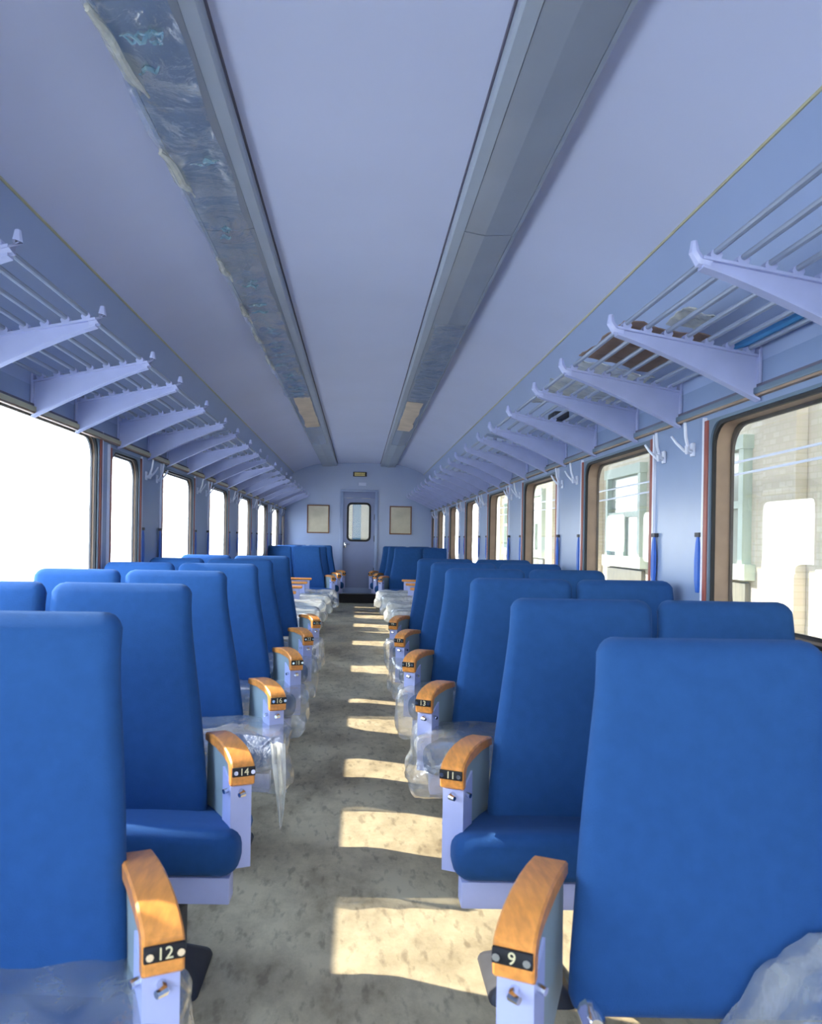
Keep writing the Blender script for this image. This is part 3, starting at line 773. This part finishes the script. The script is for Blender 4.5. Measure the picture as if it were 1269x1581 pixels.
# wrapped seat bases without backs in the middle of the carriage
def wrap_bm(x0, x1, v0, v1, z0, z1, amp, seed, r=0.05, flare=0.0):
    """closed wrinkled sack of film round a cushion"""
    bm = bmesh.new(); secs = []; n = 16
    for i in range(n+1):
        t = i/n; v = v0 + (v1-v0)*t
        k = 0.5*r*max(0, 1-t*8)**2 + 0.5*r*max(0, 1-(1-t)*8)**2 + (0.03 if i in (0, n) else 0)
        ol = rr(x0+k, x1-k, z0+k, z1-k, r, 5, 10)
        pts = []
        for (x, z) in ol:
            d = noise.fractal((x*7+seed, v*7, z*9), 1.0, 2.0, 4)
            e = noise.noise((x*16, v*16+seed, z*16))
            out = amp*(0.55 + 0.9*d) + amp*0.5*abs(e)
            cx, cz = (x0+x1)/2, (z0+z1)/2
            dx = (x-cx)/((x1-x0)/2); dz = (z-cz)/((z1-z0)/2)
            low = max(0, -dz)
            pts.append((x + dx*out*(1 if abs(dx) > 0.85 else 0.3) + (dx*flare*low if abs(dx) > 0.8 else 0), v + amp*0.6*e - (amp*1.2 if i < 2 else 0)*d, z + dz*out*(1 if abs(dz) > 0.5 else 0.2)))
        secs.append(pts)
    loft(bm, secs); return bm
def mm(bm, s):
    if s < 0: mirror(bm)
    return bm
for i, y in enumerate((6.95, 7.85, 8.75, 9.65, 10.55)):
    for s, sd in ((-1, 'left'), (1, 'right')):
        dx = (0.12, 0.10, 0.08, 0.05, 0.0)[i]
        root = empty('seat_base', (s*dx, y, 0), '%s backless seat base on the %s past the sixth seats, under plastic film' % (ORD[i], sd), 'seat base', 'backless seat bases in the middle of the carriage')
        obj('seat_cushion', mm(cushion_bm(0.30, 1.06, -0.1, 0.36), s), M['fabric'], root, sharp=60)
        bm = bmesh.new(); box(bm, 0.34, 1.04, -0.02, 0.3, 0.262, 0.334, 0.006); obj('seat_frame', mm(bm, s), M['legpaint'], root)
        bm = bmesh.new(); box(bm, 0.45, 0.95, 0.04, 0.22, 0.0, 0.262, 0.01); obj('pedestal', mm(bm, s), M['dark'], root)
        bm = bmesh.new(); box(bm, 0.66-dx, 1.0-dx, 0.38, 0.42, 0.30, ATOP-0.03, 0.01); pn = obj('armrest_panel', mm(bm, s), M['legpaint'], root)
        bm = bmesh.new(); box(bm, 0.63-dx, 1.02-dx, 0.36, 0.44, ATOP-0.03, ATOP, 0.012); obj('wooden_cap', mm(bm, s), M['wood'], pn)
        tag(obj('plastic_wrap', mm(wrap_bm(0.285, 1.08, -0.13, 0.34, 0.30, 0.482, 0.022, i*3.7+s, flare=0.05), s), M['milky'] if not (s < 0 and i == 4) else M['film'], root), 'pale plastic wrap')
tag(obj('plastic_wrap', mm(wrap_bm(0.262, 0.87, -0.10, 0.22, 0.30, 0.475, 0.018, 7.7, flare=0.02), -1), M['film'], seats[-1, 0]), 'cloudy plastic wrap')
# clear wraps on the cushions of rows three to six
for i in range(2, 6):
    y = P*(i + 1.305)
    for s, sd in ((-1, 'left'), (1, 'right')):
        if i == 2: bm = wrap_bm(0.245, 0.86, -0.125, 0.16, 0.285, 0.485, 0.022, 1.3*i+s, flare=0.015)
        else: bm = wrap_bm(0.235, 0.86, -0.13, 0.12, 0.27, 0.475, 0.020, 2.1*i+s, flare=0.0)
        tag(obj('plastic_wrap', mm(bm, s), M['film'], seats[s, i]), 'clear plastic wrap')
# loose tail of film hanging from the third left seat, and other loose film
def tail(pts, wd, seed, m=M['film']):
    bm = bmesh.new(); rows = []
    for i, (p, w_) in enumerate(zip(pts, wd)):
        p = Vector(p); rows.append([bm.verts.new((p.x + (j/5-0.5)*w_, p.y + 0.02*noise.noise((i*0.9, j*0.8, seed)) + 0.012*math.sin(j*2+seed), p.z + 0.01*noise.noise((i, j, seed+3)))) for j in range(6)])
    for a, b in zip(rows, rows[1:]):
        for j in range(5): bm.faces.new((a[j], a[j+1], b[j+1], b[j]))
    return bm
y3 = P*3.305
tag(obj('film_tail', tail([(-0.262, y3-0.13, 0.47), (-0.255, y3-0.15, 0.40), (-0.248, y3-0.155, 0.32), (-0.245, y3-0.15, 0.24), (-0.244, y3-0.15, 0.17)], [0.055, 0.052, 0.042, 0.026, 0.006], 2.0), M['milky']), 'pointed tail of plastic film hanging beside the third left seat', 'plastic film')
# crumpled film by the nearest right seat
tag(obj('crumpled_film', crumple(0.60, 0.86, 1.15, 1.31, 0.375, 0.06, 4.4, 20, 16, 0.003, tilt=0.75), M['film']), 'crumpled clear film on the nearest right seat, bottom corner', 'plastic film')
bm = bmesh.new(); tube(bm, [(-0.515, 2.47, 0.03), (-0.53, 2.47, 0.032), (-0.56, 2.47, 0.032), (-0.585, 2.47, 0.03)], 0.028, 10, [0.5, 1, 1, 0.8])
for v in bm.verts: v.co.z = max(0.0, v.co.z)
tag(obj('foot_pedal', bm, M['dark']), 'small dark pedal on the floor by the second left seat', 'pedal')
